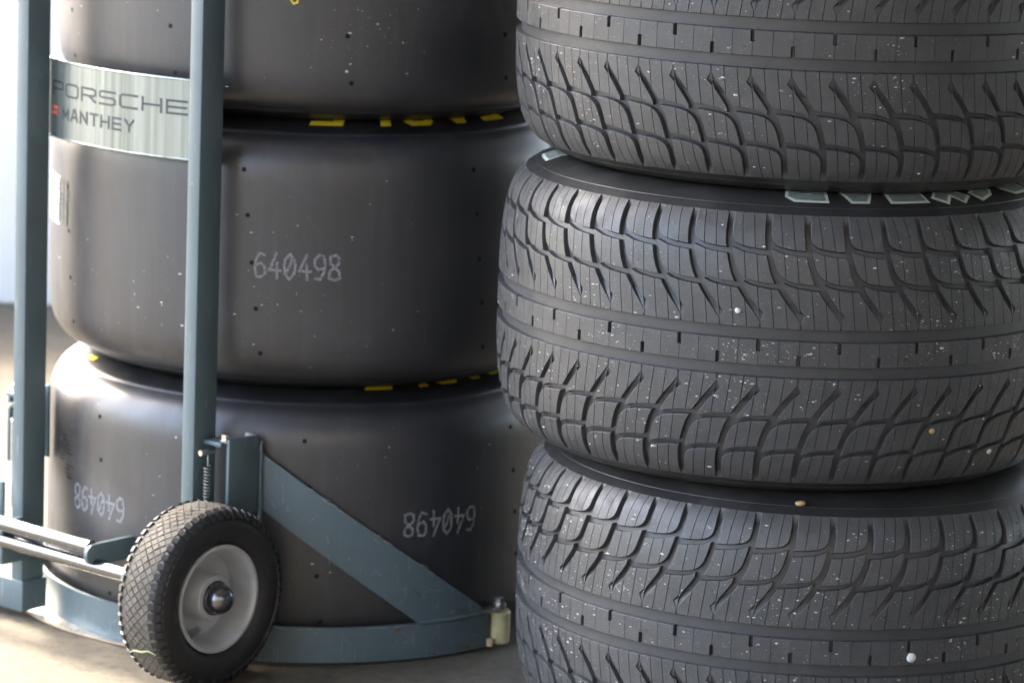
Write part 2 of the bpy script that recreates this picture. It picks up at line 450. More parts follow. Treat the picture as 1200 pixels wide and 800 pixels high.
ramp_q = [[(um(60)-5.0, 61, -DEPTH), (um(60)+5.0, 58, -DEPTH), (48.8, 44.4, -1.9), (35.6, 46.8, -1.9)],
          [(35.6, 46.8, -1.9), (48.8, 44.4, -1.9), (43.6, 36.0, -.1)]]
BL = {}
for sg, key in ((1, 'u'), (-1, 'l')):
    BL['shoulder_block'+key] = block_mesh('shoulder_block', sh_s, sg)
    BL['tread_block'+key] = block_mesh('tread_block', mi_s, sg)
    BL['inner_rib_block'+key] = block_mesh('inner_rib_block', in_s, sg, ramp_q)
NH, NW = 12.5, 2.3                # notch height and half width
def rib_polys(top_left):
    a, b, m = 43.2, 43.2+PITCH_MM, 43.2+PITCH_MM/2; g2 = .15; h = 14.4
    if top_left: l = [(a+g2, -h), (m-g2, -h), (m-g2, h), (a+NW, h), (a+NW, h-NH), (a+g2, h-NH)]; r = [(m+g2, -h), (b-NW, -h), (b-NW, -h+NH), (b-g2, -h+NH), (b-g2, h), (m+g2, h)]
    else: l = [(a+NW, -h), (m-g2, -h), (m-g2, h), (a+g2, h), (a+g2, -h+NH), (a+NW, -h+NH)]; r = [(m+g2, -h), (b-g2, -h), (b-g2, h-NH), (b-NW, h-NH), (b-NW, h), (m+g2, h)]
    SIPES.extend(((0, a+g2), (0, b-g2), (0, m-g2), (0, m+g2)))
    return [l, r]
BL['center_rib_block0'] = block_mesh('center_rib_block', rib_polys(True), 1)
BL['center_rib_block1'] = block_mesh('center_rib_block', rib_polys(False), 1)
def block_list():
    L = []
    for i in range(NP):
        for key in ('u', 'l'):
            for nm in ('shoulder_block', 'tread_block', 'inner_rib_block'): L.append((nm, BL[nm+key], i))
        L.append(('center_rib_block', BL['center_rib_block%d' % (i % 2)], i))
    return L
mb = MB(); mb.lathe(carcass_profile(DEPTH/1000), 160, closed=True, flip=True)
CARCASS = None
def notch_theta(i): return (43.2/1000/RT) + 2*math.pi*i/NP

# ---- stroke lettering wrapped on a surface
GL = {  # strokes on a 0..1 x 0..1 cell
 '6': [[(.85, .95), (.45, 1), (.12, .72), (.05, .35), (.2, .04), (.6, 0), (.92, .18), (.9, .45), (.6, .58), (.1, .5)]],
 '4': [[(.62, 1), (.05, .32), (.95, .32)], [(.68, .62), (.68, 0)]],
 '0': [[(.5, 1), (.12, .8), (.05, .5), (.12, .2), (.5, 0), (.88, .2), (.95, .5), (.88, .8), (.5, 1)], [(.3, .25), (.7, .75)]],
 '9': [[(.15, .05), (.55, 0), (.88, .28), (.95, .65), (.8, .96), (.4, 1), (.08, .82), (.1, .55), (.4, .42), (.9, .5)]],
 '8': [[(.5, .52), (.12, .66), (.14, .92), (.5, 1), (.86, .92), (.88, .66), (.5, .52), (.08, .34), (.1, .08), (.5, 0), (.9, .08), (.92, .34), (.5, .52)]],
 'P': [[(0, 0), (0, 1), (.85, 1), (1, .88), (1, .52), (.85, .42), (.08, .42)]],
 'O': [[(.5, 1), (.15, 1), (0, .85), (0, .15), (.15, 0), (.85, 0), (1, .15), (1, .85), (.85, 1), (.5, 1)]],
 'R': [[(0, 0), (0, 1), (.85, 1), (1, .88), (1, .55), (.85, .44), (.08, .44)], [(.6, .36), (1, 0)]],
 'S': [[(1, 1), (.15, 1), (0, .9), (0, .62), (.15, .52), (.85, .52), (1, .4), (1, .12), (.85, 0), (0, 0)]],
 'C': [[(1, 1), (.15, 1), (0, .85), (0, .15), (.15, 0), (1, 0)]],
 'H': [[(0, 0), (0, 1)], [(1, 0), (1, 1)], [(.07, .5), (.93, .5)]],
 'E': [[(1, 1), (0, 1), (0, 0), (1, 0)], [(.08, .5), (.95, .5)]],
 'M': [[(0, 0), (0, 1), (.5, .2), (1, 1), (1, 0)]], 'A': [[(0, 0), (.4, 1), (.6, 1), (1, 0)], [(.22, .3), (.78, .3)]],
 'N': [[(0, 0), (0, 1), (1, 0), (1, 1)]], 'T': [[(0, 1), (1, 1)], [(.5, .92), (.5, 0)]],
 'Y': [[(0, 1), (.5, .45), (1, 1)], [(.5, .42), (.5, 0)]], 'G': [[(1, .85), (.85, 1), (.15, 1), (0, .85), (0, .15), (.15, 0), (.85, 0), (1, .15), (1, .5), (.55, .5)]],
 '*': [[(.05, .05), (.3, .6), (.55, .85), (1, 1)], [(.35, .35), (.75, .55)]], 'L': [[(0, 1), (0, 0), (1, 0)]], 'D': [[(0, 0), (0, 1), (.75, 1), (1, .78), (1, .22), (.75, 0), (0, 0)]],
}
def dense(line, step):
    out = [line[0]]
    for a, b in zip(line, line[1:]):
        n = max(1, int(math.hypot(b[0]-a[0], b[1]-a[1])/step))
        out += [(lerp(a[0], b[0], k/n), lerp(a[1], b[1], k/n)) for k in range(1, n+1)]
    return out
def ribbon(mb, line, w, fn, lift, mi=0, step=.006):
    """mitred flat strip along a polyline in surface metres, mapped by fn(x, y, lift)"""
    closed = math.hypot(line[0][0]-line[-1][0], line[0][1]-line[-1][1]) < 1e-6
    L = [Vector(p) for p in dense(line, step)]
    n = len(L); a, b = [], []
    for i, p in enumerate(L):
        d0 = (p-L[i-1]) if i else ((L[0]-L[-2]) if closed else L[1]-L[0])
        d1 = (L[i+1]-p) if i < n-1 else ((L[1]-L[0]) if closed else p-L[i-1])
        d0.normalize(); d1.normalize(); n0, n1 = Vector((-d0.y, d0.x)), Vector((-d1.y, d1.x)); m = n0+n1
        k = (w/2)/max(.5, m.length_squared/2) if m.length > 1e-6 else w/2
        off = m*k
        q = p
        if not closed and i == 0: q = p - d1*w*.5
        if not closed and i == n-1: q = p + d0*w*.5
        a.append(q+off); b.append(q-off)
    vs = [fn(p.x, p.y, lift) for p in a] + [fn(p.x, p.y, lift) for p in b]
    mb.add(vs, [(i, i+n, i+n+1, i+1) for i in range(n-1)], mi)
def text(mb, s, w, h, gap, stroke, fn, lift=.0003, mi=0, jitter=0):
    """centred on 0; fn(x, y, lift) maps reading-direction metres to 3-D"""
    tot = len(s)*w + (len(s)-1)*gap; x0 = -tot/2; k = 0
    for ch in s:
        if ch != ' ':
            for st in GL[ch]:
                ribbon(mb, [(x0+p[0]*w+random.uniform(-jitter, jitter), p[1]*h+random.uniform(-jitter, jitter)) for p in st], stroke, fn, lift+.00004*(k % 4), mi); k += 1
        x0 += w+gap

# ------------------------------------------------------------------ the wet tyres
CARC = MB(); prof = carcass_profile(DEPTH/1000); CARC.lathe(prof, 192, closed=True, flip=True)
for k, f in enumerate(CARC.f):
    if max(abs(CARC.v[i][2]) for i in f) > .1575 or max(math.hypot(CARC.v[i][0], CARC.v[i][1]) for i in f) < RT-.035: CARC.m[k] = 1
CARC_ME = mesh_of(CARC, 'carcass', [M['wet_wall'], M['wet_side']], 40)
side_me = None
WET = [  # x, y, base z, flipped, world angle of one upper notch, label
 (.345, 4.2836, .7008, True, -.2516, 'grooved wet-weather tyre on top of the stack on its side'),
 (.3349, 4.2758, .3504, False, -.1546, 'grooved wet-weather tyre with pale outlined sidewall letters, middle of its stack'),
 (.3719, 4.2775, .0, True, -.2323, 'grooved wet-weather tyre spattered with white grit, bottom of its stack'),
]
FRONT = R_(112)
back_cache = {}
def back_mesh(flip, phase):
    mb = MB(); sgn = -1 if flip else 1
    for nm, me, i in block_list():
        psi = phase + sgn*2*math.pi*i/NP
        c = math.remainder(psi + sgn*.13, 2*math.pi)
        if abs(c) <= FRONT: continue
        Mx = Matrix.Rotation(psi, 4, 'Z') @ (Matrix.Rotation(math.pi, 4, 'Y') if flip else Matrix.Identity(4))
        b = len(mb.v); mb.v += [tuple(Mx @ v.co) for v in me.vertices]
        mb.f += [tuple(j+b for j in p.vertices) for p in me.polygons]; mb.m += [p.material_index for p in me.polygons]
    return mb
SIDE_CURVE = Curve([(156, 28)] + SIDE)
def wet_side(x, y, ang0, rtop):
    """letters on the upper sidewall with their tops pointing outward; x runs along reading direction"""
    pass
sideP = smooth_profile([(z/1000, RT-dr/1000) for z, dr in SIDE], .001)
sideP_s = smooth_profile([(z/1000, RT-dr/1000) for z, dr in SL_SIDE], .001)
def side_map(P, ang, rad0):
    """reading x -> clockwise seen from above (letters rotated 180 deg for the camera), y -> outward"""
    def fn(x, y, lift):
        r = rad0 + y; th = ang - x/rad0
        best = min((p for p in P if p.x > .15), key=lambda p: abs(p.y-r) + (0 if p.y > RT-.09 else 1))
        return ((r)*math.sin(th), -(r)*math.cos(th), best.x+lift+.0006)
    return fn
wet_roots = []
for (x, y, z0, flip, notch, lab) in WET:
    t = thing('wet_tyre', lab, 'tyre', (x, y, z0), 0, 'stack of wet-weather tyres'); wet_roots.append(t)
    link('carcass', CARC_ME, t, (0, 0, .175))
    sgn = -1 if flip else 1
    n0 = notch_theta(1 if flip else 0)       # an upper notch after flipping
    phase = notch - sgn*n0
    for nm, me, i in block_list():
        psi = phase + sgn*2*math.pi*i/NP
        if abs(math.remainder(psi + sgn*.13, 2*math.pi)) > FRONT: continue
        link(nm, me, t, (0, 0, .175), (0, math.pi if flip else 0, psi))
    bo = back_mesh(flip, phase).build('rear_tread_blocks', [M['wet_top'], M['wet_wall']], t, 40, (0, 0, .175)); bo['kind'] = 'stuff'
for dr_, hgt in ((.0405, .0004),):
    zz = min(sideP, key=lambda p: abs(p.y-(RT-dr_)) + (0 if p.y > RT-.085 else 1)).x
    for sg in (1, -1):
        mb = MB(); mb.lathe([(RT-dr_+.0011, sg*(zz-.0012)), (RT-dr_+.0003, sg*(zz+hgt)), (RT-dr_-.0003, sg*(zz+hgt)), (RT-dr_-.0011, sg*(zz-.0006))], 160, flip=sg > 0)
        me = mesh_of(mb, 'sidewall_rib', M['wet_side'], 50)
        for t in wet_roots: link('sidewall_rib', me, t, (0, 0, .175))
# sidewall ridges and lettering of the middle wet tyre
t = wet_roots[1]
def sidewall_text(root, P, s, ang_left, ang_right, rad0, h, mats, strokes, name, slant=0):
    """ang_left is where the LAST letter ends (letters stand upside down for the camera)"""
    span = (ang_right-ang_left)*rad0; n = len(s); w = span/(n+ (n-1)*.42); gap = w*.42
    mb = MB()
    for mi, (st, lift) in enumerate(strokes):
        base = side_map(P, (ang_left+ang_right)/2, rad0)
        text(mb, s, w*.64, h, gap+w*.36, st, lambda X, Y, l: base(X+slant*Y, Y, l), lift, mi)
    # the sheet faces up
    o = mb.build(name, mats, root, None, (0, 0, .175)); return o
for word, a0, a1 in (('GOOD*YEAR', -5, 96), ('EAGLE', -150, -80)):
    sidewall_text(t, sideP, word, R_(a0), R_(a1), RT-.086, .028, [M['letter_edge'], M['letter_fill']], [(.0205, .0003), (.0135, .0008)], 'sidewall_lettering')

# ------------------------------------------------------------------ the slick tyres
SLM = MB(); prof = slick_profile()
nn = 47
SLM.lathe(prof, 192, closed=True, flip=True)
# material: sidewall faces darker and smoother
for k, f in enumerate(SLM.f):
    zc = sum(abs(SLM.v[i][2]) for i in f)/4; rc = sum(math.hypot(SLM.v[i][0], SLM.v[i][1]) for i in f)/4
    if zc > .1598 or rc < RT-.045: SLM.m[k] = 1
SL_ME = mesh_of(SLM, 'carcass', [M['slick'], M['slick_side']], 50)
SL = [(-.272, 4.75, .7, 'smooth slick tyre on top of its stack, behind the steel name plate'),
      (-.28, 4.75, .35, 'smooth slick tyre with upright white printed number, middle of its stack'),
      (-.279, 4.748, .0, 'smooth slick tyre with upside-down white numbers, standing inside the trolley base')]
slick_roots = []
hm = MB(); hm.lathe([(.0034, -.0006), (.0031, .00025), (.0014, .00008), (.0001, .0000)], 10)
HOLE = mesh_of(hm, 'wear_hole', M['hole'], 60)
def on_slick(th, z):               # z measured from the tyre's middle
    lo, hi = 0, SLICK.s[-1]
    for _ in range(40):
        m = (lo+hi)/2
        if SLICK.at(m)[0] < abs(z): lo = m
        else: hi = m
    zz, r, nz, nr = SLICK.at(lo if z >= 0 else -lo)
    return Vector((r*math.sin(th), -r*math.cos(th), zz)), Vector((nr*math.sin(th), -nr*math.cos(th), nz))
for (x, y, z0, lab) in SL:
    t = thing('slick_tyre', lab, 'tyre', (x, y, z0), 0, 'stack of slick tyres'); slick_roots.append(t)
    link('carcass', SL_ME, t, (0, 0, .175))
for t, cols in zip(slick_roots, ([-68, -33, 5, 41, 80], [-63, -11, 39, 90], [-47, 3, 53, 100])):
    for th in cols:
        for k in range(5):
            p, nrm = on_slick(R_(th + 1.1*k), .118 - .059*k + random.uniform(-.002, .002))
            o = link('wear_hole', HOLE, t, p + nrm*.0001 + Vector((0, 0, .175))); o.rotation_euler = nrm.to_track_quat('Z', 'Y').to_euler()
def slick_map(ang, z, turn=False):
    sg = -1 if turn else 1
    def fn(X, Y, lift):
        th = ang + sg*X/RT; p, nrm = on_slick(th, z + sg*Y); return p + nrm*(lift+.0002)
    return fn
for ti, ang, z, turn, jit in ((1, .65, .505-.525, False, .0006), (2, 33.5, .197-.175, True, .0007), (2, -47, .191-.175, True, .0007)):
    mb = MB(); text(mb, '640498', .0150, .0315, .0040, .0034, slick_map(R_(ang), z, turn), .0002, 0, jit)
    mb.build('printed_number', M['white_ink'], slick_roots[ti], None, (0, 0, .175))
for ti, a0, a1, dr in ((1, 4, 61, .093), (2, 20.5, 70, .1035)):
    sidewall_text(slick_roots[ti], sideP_s, 'EAGLE', R_(a0), R_(a1), RT-dr, .034, [M['yellow']], [(.0125, .0003)], 'sidewall_lettering', .25)
# white sticker with its code on the middle slick, its torn remains on the lower one
def patch(mb, ang0, ang1, z0, z1, lift, mi=0):
    n = 6
    vs = []
    for i in range(n+1):
        th = R_(lerp(ang0, ang1, i/n))
        for z in (z0, z1):
            p, nrm = on_slick(th, z); vs.append(p + nrm*lift)
    mb.add(vs, [(2*i, 2*i+2, 2*i+3, 2*i+1) for i in range(n)], mi)
mb = MB(); patch(mb, -80, -67, .527-.525, .592-.525, .0003)
lbl = mb.build('sticker', M['sticker'], slick_roots[1], None, (0, 0, .175))
mb = MB()
for k in range(9):
    z = .531-.525 + k*.0068; patch(mb, -68.4+random.uniform(-.4, .4), -61.5+random.uniform(-1.2, .6), z, z+random.uniform(.003, .0052), .0007)
for k in range(3):
    patch(mb, -67.6+2.2*k, -66.4+2.2*k, .530-.525, .590-.525, .0010)
mb.build('sticker_print', M['ink'], slick_roots[1], None, (0, 0, .175))
mb = MB()
for k in range(11):
    z = .193-.175 + k*.0055; a = random.uniform(-66, -60); patch(mb, a, a+random.uniform(1.5, 5), z, z+random.uniform(.0008, .0022), .0004)
mb.build('scuff_mark', M['hole'], slick_roots[2], None, (0, 0, .175))
# small yellow dabs
mb = MB(); ribbon(mb, [(0, .002), (.004, -.004), (.009, -.002), (.009, .004)], .0022, slick_map(R_(-3.5), .858-.875, False), .0003); mb.build('paint_dab', M['yellow'], slick_roots[0], None, (0, 0, .175))
fn = side_map(sideP_s, R_(-69), RT-.05)
mb = MB(); ribbon(mb, [(-.012, 0), (.012, .002)], .008, fn, .001); mb.build('paint_dab', M['yellow'], slick_roots[2], None, (0, 0, .175))

# ------------------------------------------------------------------ the tyre trolley  (local X towards the stack, local -Y the near side)
TR = thing('tyre_trolley', 'slate-blue steel tyre trolley with grey pneumatic wheel holding the smooth tyres', 'trolley', (-.28, 4.75, 0), R_(50))
LA = lambda th: R_(th - 140)       # camera-facing angle -> local polar angle
def band(r0, r1, ths, zlo, zhi, mi=0):
    """curved plate; zlo / zhi functions of th"""
    mb = MB(); n = len(ths); vs = []
    for th in ths:
        c, s = math.cos(LA(th)), math.sin(LA(th))
        for r, z in ((r1, zlo(th)), (r1, zhi(th)), (r0, zhi(th)), (r0, zlo(th))): vs.append((r*c, r*s, z))
    fs = []
    for i in range(n-1):
        for k in range(4):
            a, b = 4*i+k, 4*i+(k+1) % 4; fs.append((a, a+4, b+4, b))
    fs += [(0, 1, 2, 3), tuple(4*(n-1)+k for k in (3, 2, 1, 0))]
    mb.add(vs, fs, mi); return mb
def frange(a, b, n): return [lerp(a, b, k/n) for k in range(n+1)]
for sY in (-1, 1):
    mb = MB(); mb.box((-.367, sY*.16, .72), (.04, .022, 1.39), bev=.0025); mb.build('upright', M['slate'], TR)
mb = MB(); mb.box((-.367, 0, 1.39), (.03, .298, .03), bev=.003); mb.build('top_crossbar', M['slate'], TR)
def lc(th, r, z): return (r*math.cos(LA(th)), r*math.sin(LA(th)), z)
ring = band(.3615, .3675, frange(-130, 46, 60), lambda t: .004, lambda t: .0505).build('base_ring', M['slate'], TR, 40)
lipm = MB(); ths = frange(-130, -18, 44)
for k in range(len(ths)-1):
    q = []
    for th in (ths[k], ths[k+1]):
        ro = .3675 + .034*max(0, min(1, (-th-20)/50))
        q += [lc(th, .352, .0012), lc(th, ro, .0012), lc(th, ro, .0038), lc(th, .352, .0038)]
    lipm.add(q, [(3, 2, 6, 7), (1, 5, 6, 2), (0, 4, 5, 1)], 0); lipm.m[-2] = 1
lip = lipm.build('toe_lip', [M['zinc'], M['wood']], TR, 40)
br_top = lambda t: lerp(.284, .0535, max(0, (t+6.4)/(45.2+6.4)))
br_low = lambda t: max(.0512, lerp(.211, .053, (t+6.2)/(27.6+6.2)))
band(.3615, .3670, frange(-7, 44.8, 36), br_low, br_top).build('brace', M['slate'], TR, 40)
band(.3615, .3670, frange(-270+96, -270+112, 6), lambda t: .0512, lambda t: .28).build('brace', M['slate'], TR, 40)
# scratches and rust on the painted plates
def plate_marks(parent, spots, mat):
    mb = MB()
    for th, z, dth, dz, wd in spots:
        fn = lambda X, Y, l: lc(th + math.degrees(X/.3678), .3678+l, z+Y)
        n = 4; ln = [(math.radians(dth)*.3678*k/n + random.uniform(-.0006, .0006), dz*k/n + random.uniform(-.0006, .0006)) for k in range(n+1)]
        ribbon(mb, ln, wd, fn, random.uniform(.00005, .0002))
    o = mb.build('scratch_marks', mat, parent, None); o['kind'] = 'stuff'
BR = [o for o in TR.children if o.name == 'brace'][0]
sp = [(-1.0, .242, .1, -.026, .0009), (8, .176, .6, -.012, .0009), (8.6, .150, .2, -.014, .0008), (31, .092, 2.2, .001, .001), (30.4, .096, -1.4, -.004, .0008)]
for k in range(22):
    th = random.uniform(-4, 40); lo, hi = br_low(th), br_top(th)
    sp.append((th, random.uniform(lo+.004, hi-.004), random.uniform(-1.6, 1.6), random.uniform(-.012, .012), random.uniform(.0004, .0009)))
for k in range(16):
    th = random.uniform(-5, 40); sp.append((th, br_top(th)-random.uniform(.0006, .0016), random.uniform(.4, 1.6), -random.uniform(.002, .006), random.uniform(.0006, .0012)))
plate_marks(BR, sp, M['scratch'])
plate_marks(BR, [(26.5, .098, 1.6, -.010, .0016), (36, .064, 2.0, -.004, .0014), (39, .0605, 1.2, -.003, .0012)], M['rust'])
sp = [(random.uniform(-60, 43), random.uniform(.008, .047), random.uniform(-2, 2), random.uniform(-.01, .01), random.uniform(.0004, .0009)) for _ in range(46)]
sp += [(24, .045, 3.2, -.020, .0008)] + [(random.uniform(-6, 42), .0495, random.uniform(.5, 3), -.0004, .0009) for _ in range(22)]
plate_marks(ring, sp, M['scratch'])
plate_marks(ring, [(23.2, .044, .9, .002, .004), (38, .012, 2.6, -.002, .0016), (30, .009, 2, -.001, .0014)], M['rust'])
# weld beads
def weld(pts, r=.0028):
    mb = MB(); q = []
    for a, b in zip(pts, pts[1:]):
        a, b = Vector(a), Vector(b); n = max(2, int((b-a).length/.004)); q += [a.lerp(b, k/n) + Vector((random.uniform(-1, 1), random.uniform(-1, 1), random.uniform(-1, 1)))*.0006 for k in range(n)]
    mb.tube(q, [r*random.uniform(.75, 1.2) for _ in q], 7); return mb.build('weld_bead', M['slate'], TR, 60)
def lc(th, r, z): return (r*math.cos(LA(th)), r*math.sin(LA(th)), z)
weld([lc(t, .3672, .0512) for t in frange(28, 44, 10)])
# spring brackets outboard of both uprights
for sY in (-1, 1):
    yb = sY*.207
    mb = MB(); mb.box((-.335, yb, .2545), (.055, .006, .101), bev=.002)
    mb.box((-.308, yb-sY*.012, .2545), (.005, .019, .099), bev=.0015)
    mb.build('bracket', M['slate'], TR)
    mb = MB(); mb.box((-.356, sY*.1875, .2985), (.03, .031, .006), bev=.0015); mb.build('bracket_shelf', M['slate'], TR)
    mb = MB()
    mb.tube([(-.357, yb-sY*.009, .300), (-.357, yb-sY*.009, .3035)], .0085, 12); mb.tube([(-.357, yb-sY*.009, .3035), (-.357, yb-sY*.009, .3105)], .0062, 6)
    mb.build('bolt', M['zinc'], TR)
    mb = MB(); yy = sY*.182
    mb.tube([(-.372 + .0052*math.cos(k*.6), yy + .0052*math.sin(k*.6), .268 - .118*k/300) for k in range(300)], .0012, 6)
    mb.tube([(-.372, yy, .266), (-.372, yy, .288), (-.364, yy, .292)], .0014, 6)
    mb.build('spring', M['spring'], TR, 60)
    mb = MB(); mb.tube([(-.386, yy, .287), (-.36, yy, .287)], .0038, 10); mb.build('spring_pin', M['zinc'], TR)
weld([(-.306, -.2115, z) for z in frange(.172, .300, 8)], .0022)
# foot blocks and lower plate
for sY in (-1, 1):
    mb = MB(); y0, y1 = (.1455, .27) if sY > 0 else (-.146, -.190); mb.box((-.3665, (y0+y1)/2, .032), (.0445, abs(y1-y0), .042), bev=.002); mb.build('foot_block', M['slate'], TR)
mb = MB(); mb.box((-.39, .208, .158), (.006, .05, .052), bev=.0015); mb.build('side_plate', M['slate'], TR)
# axle, release rod, lever
AX, AZ = -.421, .1155
mb = MB(); mb.tube([(AX, -.240, AZ), (AX, .60, AZ)], .0098, 20); mb.build('axle', M['chrome'], TR, 40)
mb = MB(); mb.tube([(AX-.004, -.026, AZ+.0245), (AX-.004, .5, AZ+.0245)], .0098, 20); mb.build('release_rod', M['chrome'], TR, 40)
bm = bmesh.new(); pts = [(-.427+.012*math.cos(a), .132+.0135*math.sin(a)) for a in frange(R_(90), R_(270), 8)] + [(-.37, .1155), (-.33, .113), (-.33, .144), (-.37, .1455)]
va = [bm.verts.new((x, -.0265, z)) for x, z in pts]; vb = [bm.verts.new((x, -.0325, z)) for x, z in pts]
bm.faces.new(va); bm.faces.new(vb[::-1])
for i in range(len(pts)): bm.faces.new((va[i], vb[i], vb[(i+1) % len(pts)], va[(i+1) % len(pts)]))
bmesh.ops.recalc_face_normals(bm, faces=bm.faces[:])
mb = MB(); mb.bm(bm); mb.build('lever', M['slate'], TR, 40)
for sY in (-1, 1):
    mb = MB(); mb.box((-.40, sY*.150, .112), (.05, .008, .06), bev=.002); mb.build('axle_bracket', M['slate'], TR)

# wheels: axis along local Y
WR = .1145
def wheel(yc, sgn):
    MX = Matrix.Translation((AX, yc, AZ+.0025)) @ Matrix.Rotation(R_(90)*(1 if sgn < 0 else -1), 4, 'X')   # local z of the lathe -> outboard
    w = bpy.data.objects.new('wheel', None); COL.objects.link(w); w.parent = TR; w.matrix_local = MX @ Matrix.Diagonal((1.035, 1.035, 1.22, 1)); w.empty_display_size = .03
    mb = MB()
    prof = [(.066, .020), (.070, .027), (.082, .0315), (.095, .031), (.1035, .0275), (.1085, .0225), (.1105, .0150), (.1112, 0)]
    prof = prof + [(r, -z) for r, z in reversed(prof[:-1])] + [(.064, -.018), (.064, .018)]
    mb.lathe(prof, 72, closed=True)
    for k, f in enumerate(mb.f):
        if min(math.hypot(mb.v[i][0], mb.v[i][1]) for i in f) > .108: mb.m[k] = 1
    mb.build('tyre', [M['wheel_side'], M['wheel_tread']], w, 50)
    # raised line on the sidewall
    mb = MB(); mb.lathe([(.0975, .0298), (.0985, .0312), (.0998, .0296)], 72); mb.build('tyre_ridge', M['wheel_side'], w, 60)
    # diamond tread blocks, too small to pick apart
    mb = MB(); rows = [(-.0216+.0054*k, .5*(k % 2)) for k in range(9)]
    nb = 56
    for zc, ph in rows:
        for k in range(nb):
            a = 2*math.pi*(k+ph)/nb; da = 2*math.pi/nb*.47; dz = .0050
            rr = lambda z: .1112 - 5.2*z*z
            top = []; bot = []
            for (ka, kz) in ((-1, .0), (0, 1), (1, 0), (0, -1)):
                for lst, h, s_ in ((top, .0012, .86), (bot, -.0012, 1.08)):
                    z = zc + kz*dz*s_; r = rr(z)+h + random.uniform(-.0007, .0003); an = a + ka*da*s_
                    lst.append((r*math.cos(an), r*math.sin(an), z))
            mb.add(top+bot, [(0, 1, 2, 3)[::-1], (0, 4, 5, 1)[::-1], (1, 5, 6, 2)[::-1], (2, 6, 7, 3)[::-1], (3, 7, 4, 0)[::-1]])
    o = mb.build('tread', M['wheel_tread'], w, None); o['kind'] = 'stuff'
    mb = MB()
    for s_ in (-1, 1):
        for k in range(nb):
            a = 2*math.pi*(k+.25)/nb; da = 2*math.pi/nb*.30
            pr = [(.1125, .0205), (.1095, .0262), (.1035, .0302), (.1005, .0312)]
            vs = []
            for r, z in pr:
                for q in (-1, 1): vs.append((r*math.cos(a+q*da), r*math.sin(a+q*da), s_*z))
            for r, z in pr:
                for q in (-1, 1): vs.append(((r-.005)*math.cos(a+q*da*1.15), (r-.005)*math.sin(a+q*da*1.15), s_*(z-.003)))
            fs = [(0, 1, 3, 2), (2, 3, 5, 4), (4, 5, 7, 6), (0, 2, 10, 8), (2, 4, 12, 10), (4, 6, 14, 12), (1, 9, 11, 3), (3, 11, 13, 5), (5, 13, 15, 7), (0, 8, 9, 1), (6, 7, 15, 14)]
            mb.add(vs, fs if s_ > 0 else [f[::-1] for f in fs])
    o = mb.build('shoulder_lugs', M['wheel_side'], w, None); o['kind'] = 'stuff'
    mb = MB()
    mb.lathe([(.0655, .0245), (.0672, .0262), (.0668, .0275), (.0635, .0278), (.0610, .0262), (.0585, .021), (.0555, .008), (.0530, -.003), (.047, -.007), (.036, -.0075), (.0315, -.006), (.0295, -.002), (.0285, .019), (.0268, .0212), (.016, .0214), (.016, -.022), (.064, -.02), (.0655, .0245)], 72)
    mb.build('rim', M['rim'], w, 35)
    mb = MB(); mb.lathe([(.0001, .0420), (.006, .0414), (.0115, .0392), (.0160, .0352), (.0185, .0305), (.0194, .0250), (.0196, .0222), (.0215, .0220), (.0215, .0208)], 32, flip=True); mb.build('hub_cap', M['chrome'], w, 60)
    mb = MB(); a = R_(-112)
    p0 = Vector((.053*math.cos(a), .053*math.sin(a), .0)); p1 = Vector((.040*math.cos(a), .040*math.sin(a), .012))
    mb.tube([p0, p0.lerp(p1, .55), p1], [.0042, .0038, .0034], 10); mb.build('valve_stem', M['zinc'], w, 60)
    return w
wheel(-.2235, -1)
wheel(.62, 1)
# end roller of the ring (the other one is hidden behind the tyres)
def roller(th):
    t = R_(0)
    c = Vector(lc(th, .3655, 0))
    mb = MB(); mb.lathe([(.0005, .0495), (.0135, .0495), (.015, .048), (.015, .0075), (.0135, .006), (.0005, .006)], 28, Matrix.Translation(c), flip=True); r = mb.build('roller', M['nylon'], TR, 40)
    mb = MB(); d = Vector(lc(th-6.2, .3655, 0)) ; d2 = c + (c-d)*.12
    mb.tube([d + Vector((0, 0, .0535)), c.lerp(d, .3) + Vector((0, 0, .0535)), d2 + Vector((0, 0, .0535))], [.009, .0125, .009], 8); 
    for k in range(len(mb.v)): v = mb.v[k]; mb.v[k] = (v[0], v[1], .0535 + (v[2]-.0535)*.25)
    mb.build('roller_arm', M['nylon_dirty'], TR, 60)
    mb = MB(); p = c + Vector((0, 0, .056)); mb.tube([p, p+Vector((0, 0, .0035))], .009, 14); mb.tube([p+Vector((0, 0, .0035)), p+Vector((0, 0, .0105))], .0068, 6); mb.build('bolt', M['zinc'], TR)
    mb = MB(); p = Vector(lc(th-3.6, .372, 0)); mb.tube([p+Vector((0, 0, .006)), p+Vector((0, 0, .016))], .0045, 10); mb.build('pin', M['wood'], TR)
roller(49.3)
# curved name plate welded between the uprights
PC, PR = .036, .411
def pp(a, r, z): return (PC - r*math.cos(R_(a)), r*math.sin(R_(a)), z)
mb = MB(); A_ = frange(-22.4, 22.4, 44); vs = [pp(a, r, z) for a in A_ for r, z in ((PR-.0025, .651), (PR, .651), (PR, .7525), (PR-.0025, .7525))]
fs = [(4*i+k, 4*i+(k+1) % 4, 4*i+4+(k+1) % 4, 4*i+4+k) for i in range(len(A_)-1) for k in range(4)] + [(3, 2, 1, 0), tuple(4*(len(A_)-1)+k for k in range(4))]
mb.add(vs, fs); PL = mb.build('name_plate', M['plate'], TR, 40)
def plate_map(a0, z):
    return lambda X, Y, lift: pp(a0 - math.degrees(X/PR), PR+.0002+lift, z+Y)
mb = MB(); text(mb, 'PORSCHE', .0292, .0160, .0092, .0030, plate_map(1.6, .7085), .0002); mb.build('lettering', M['ink'], PL, None)
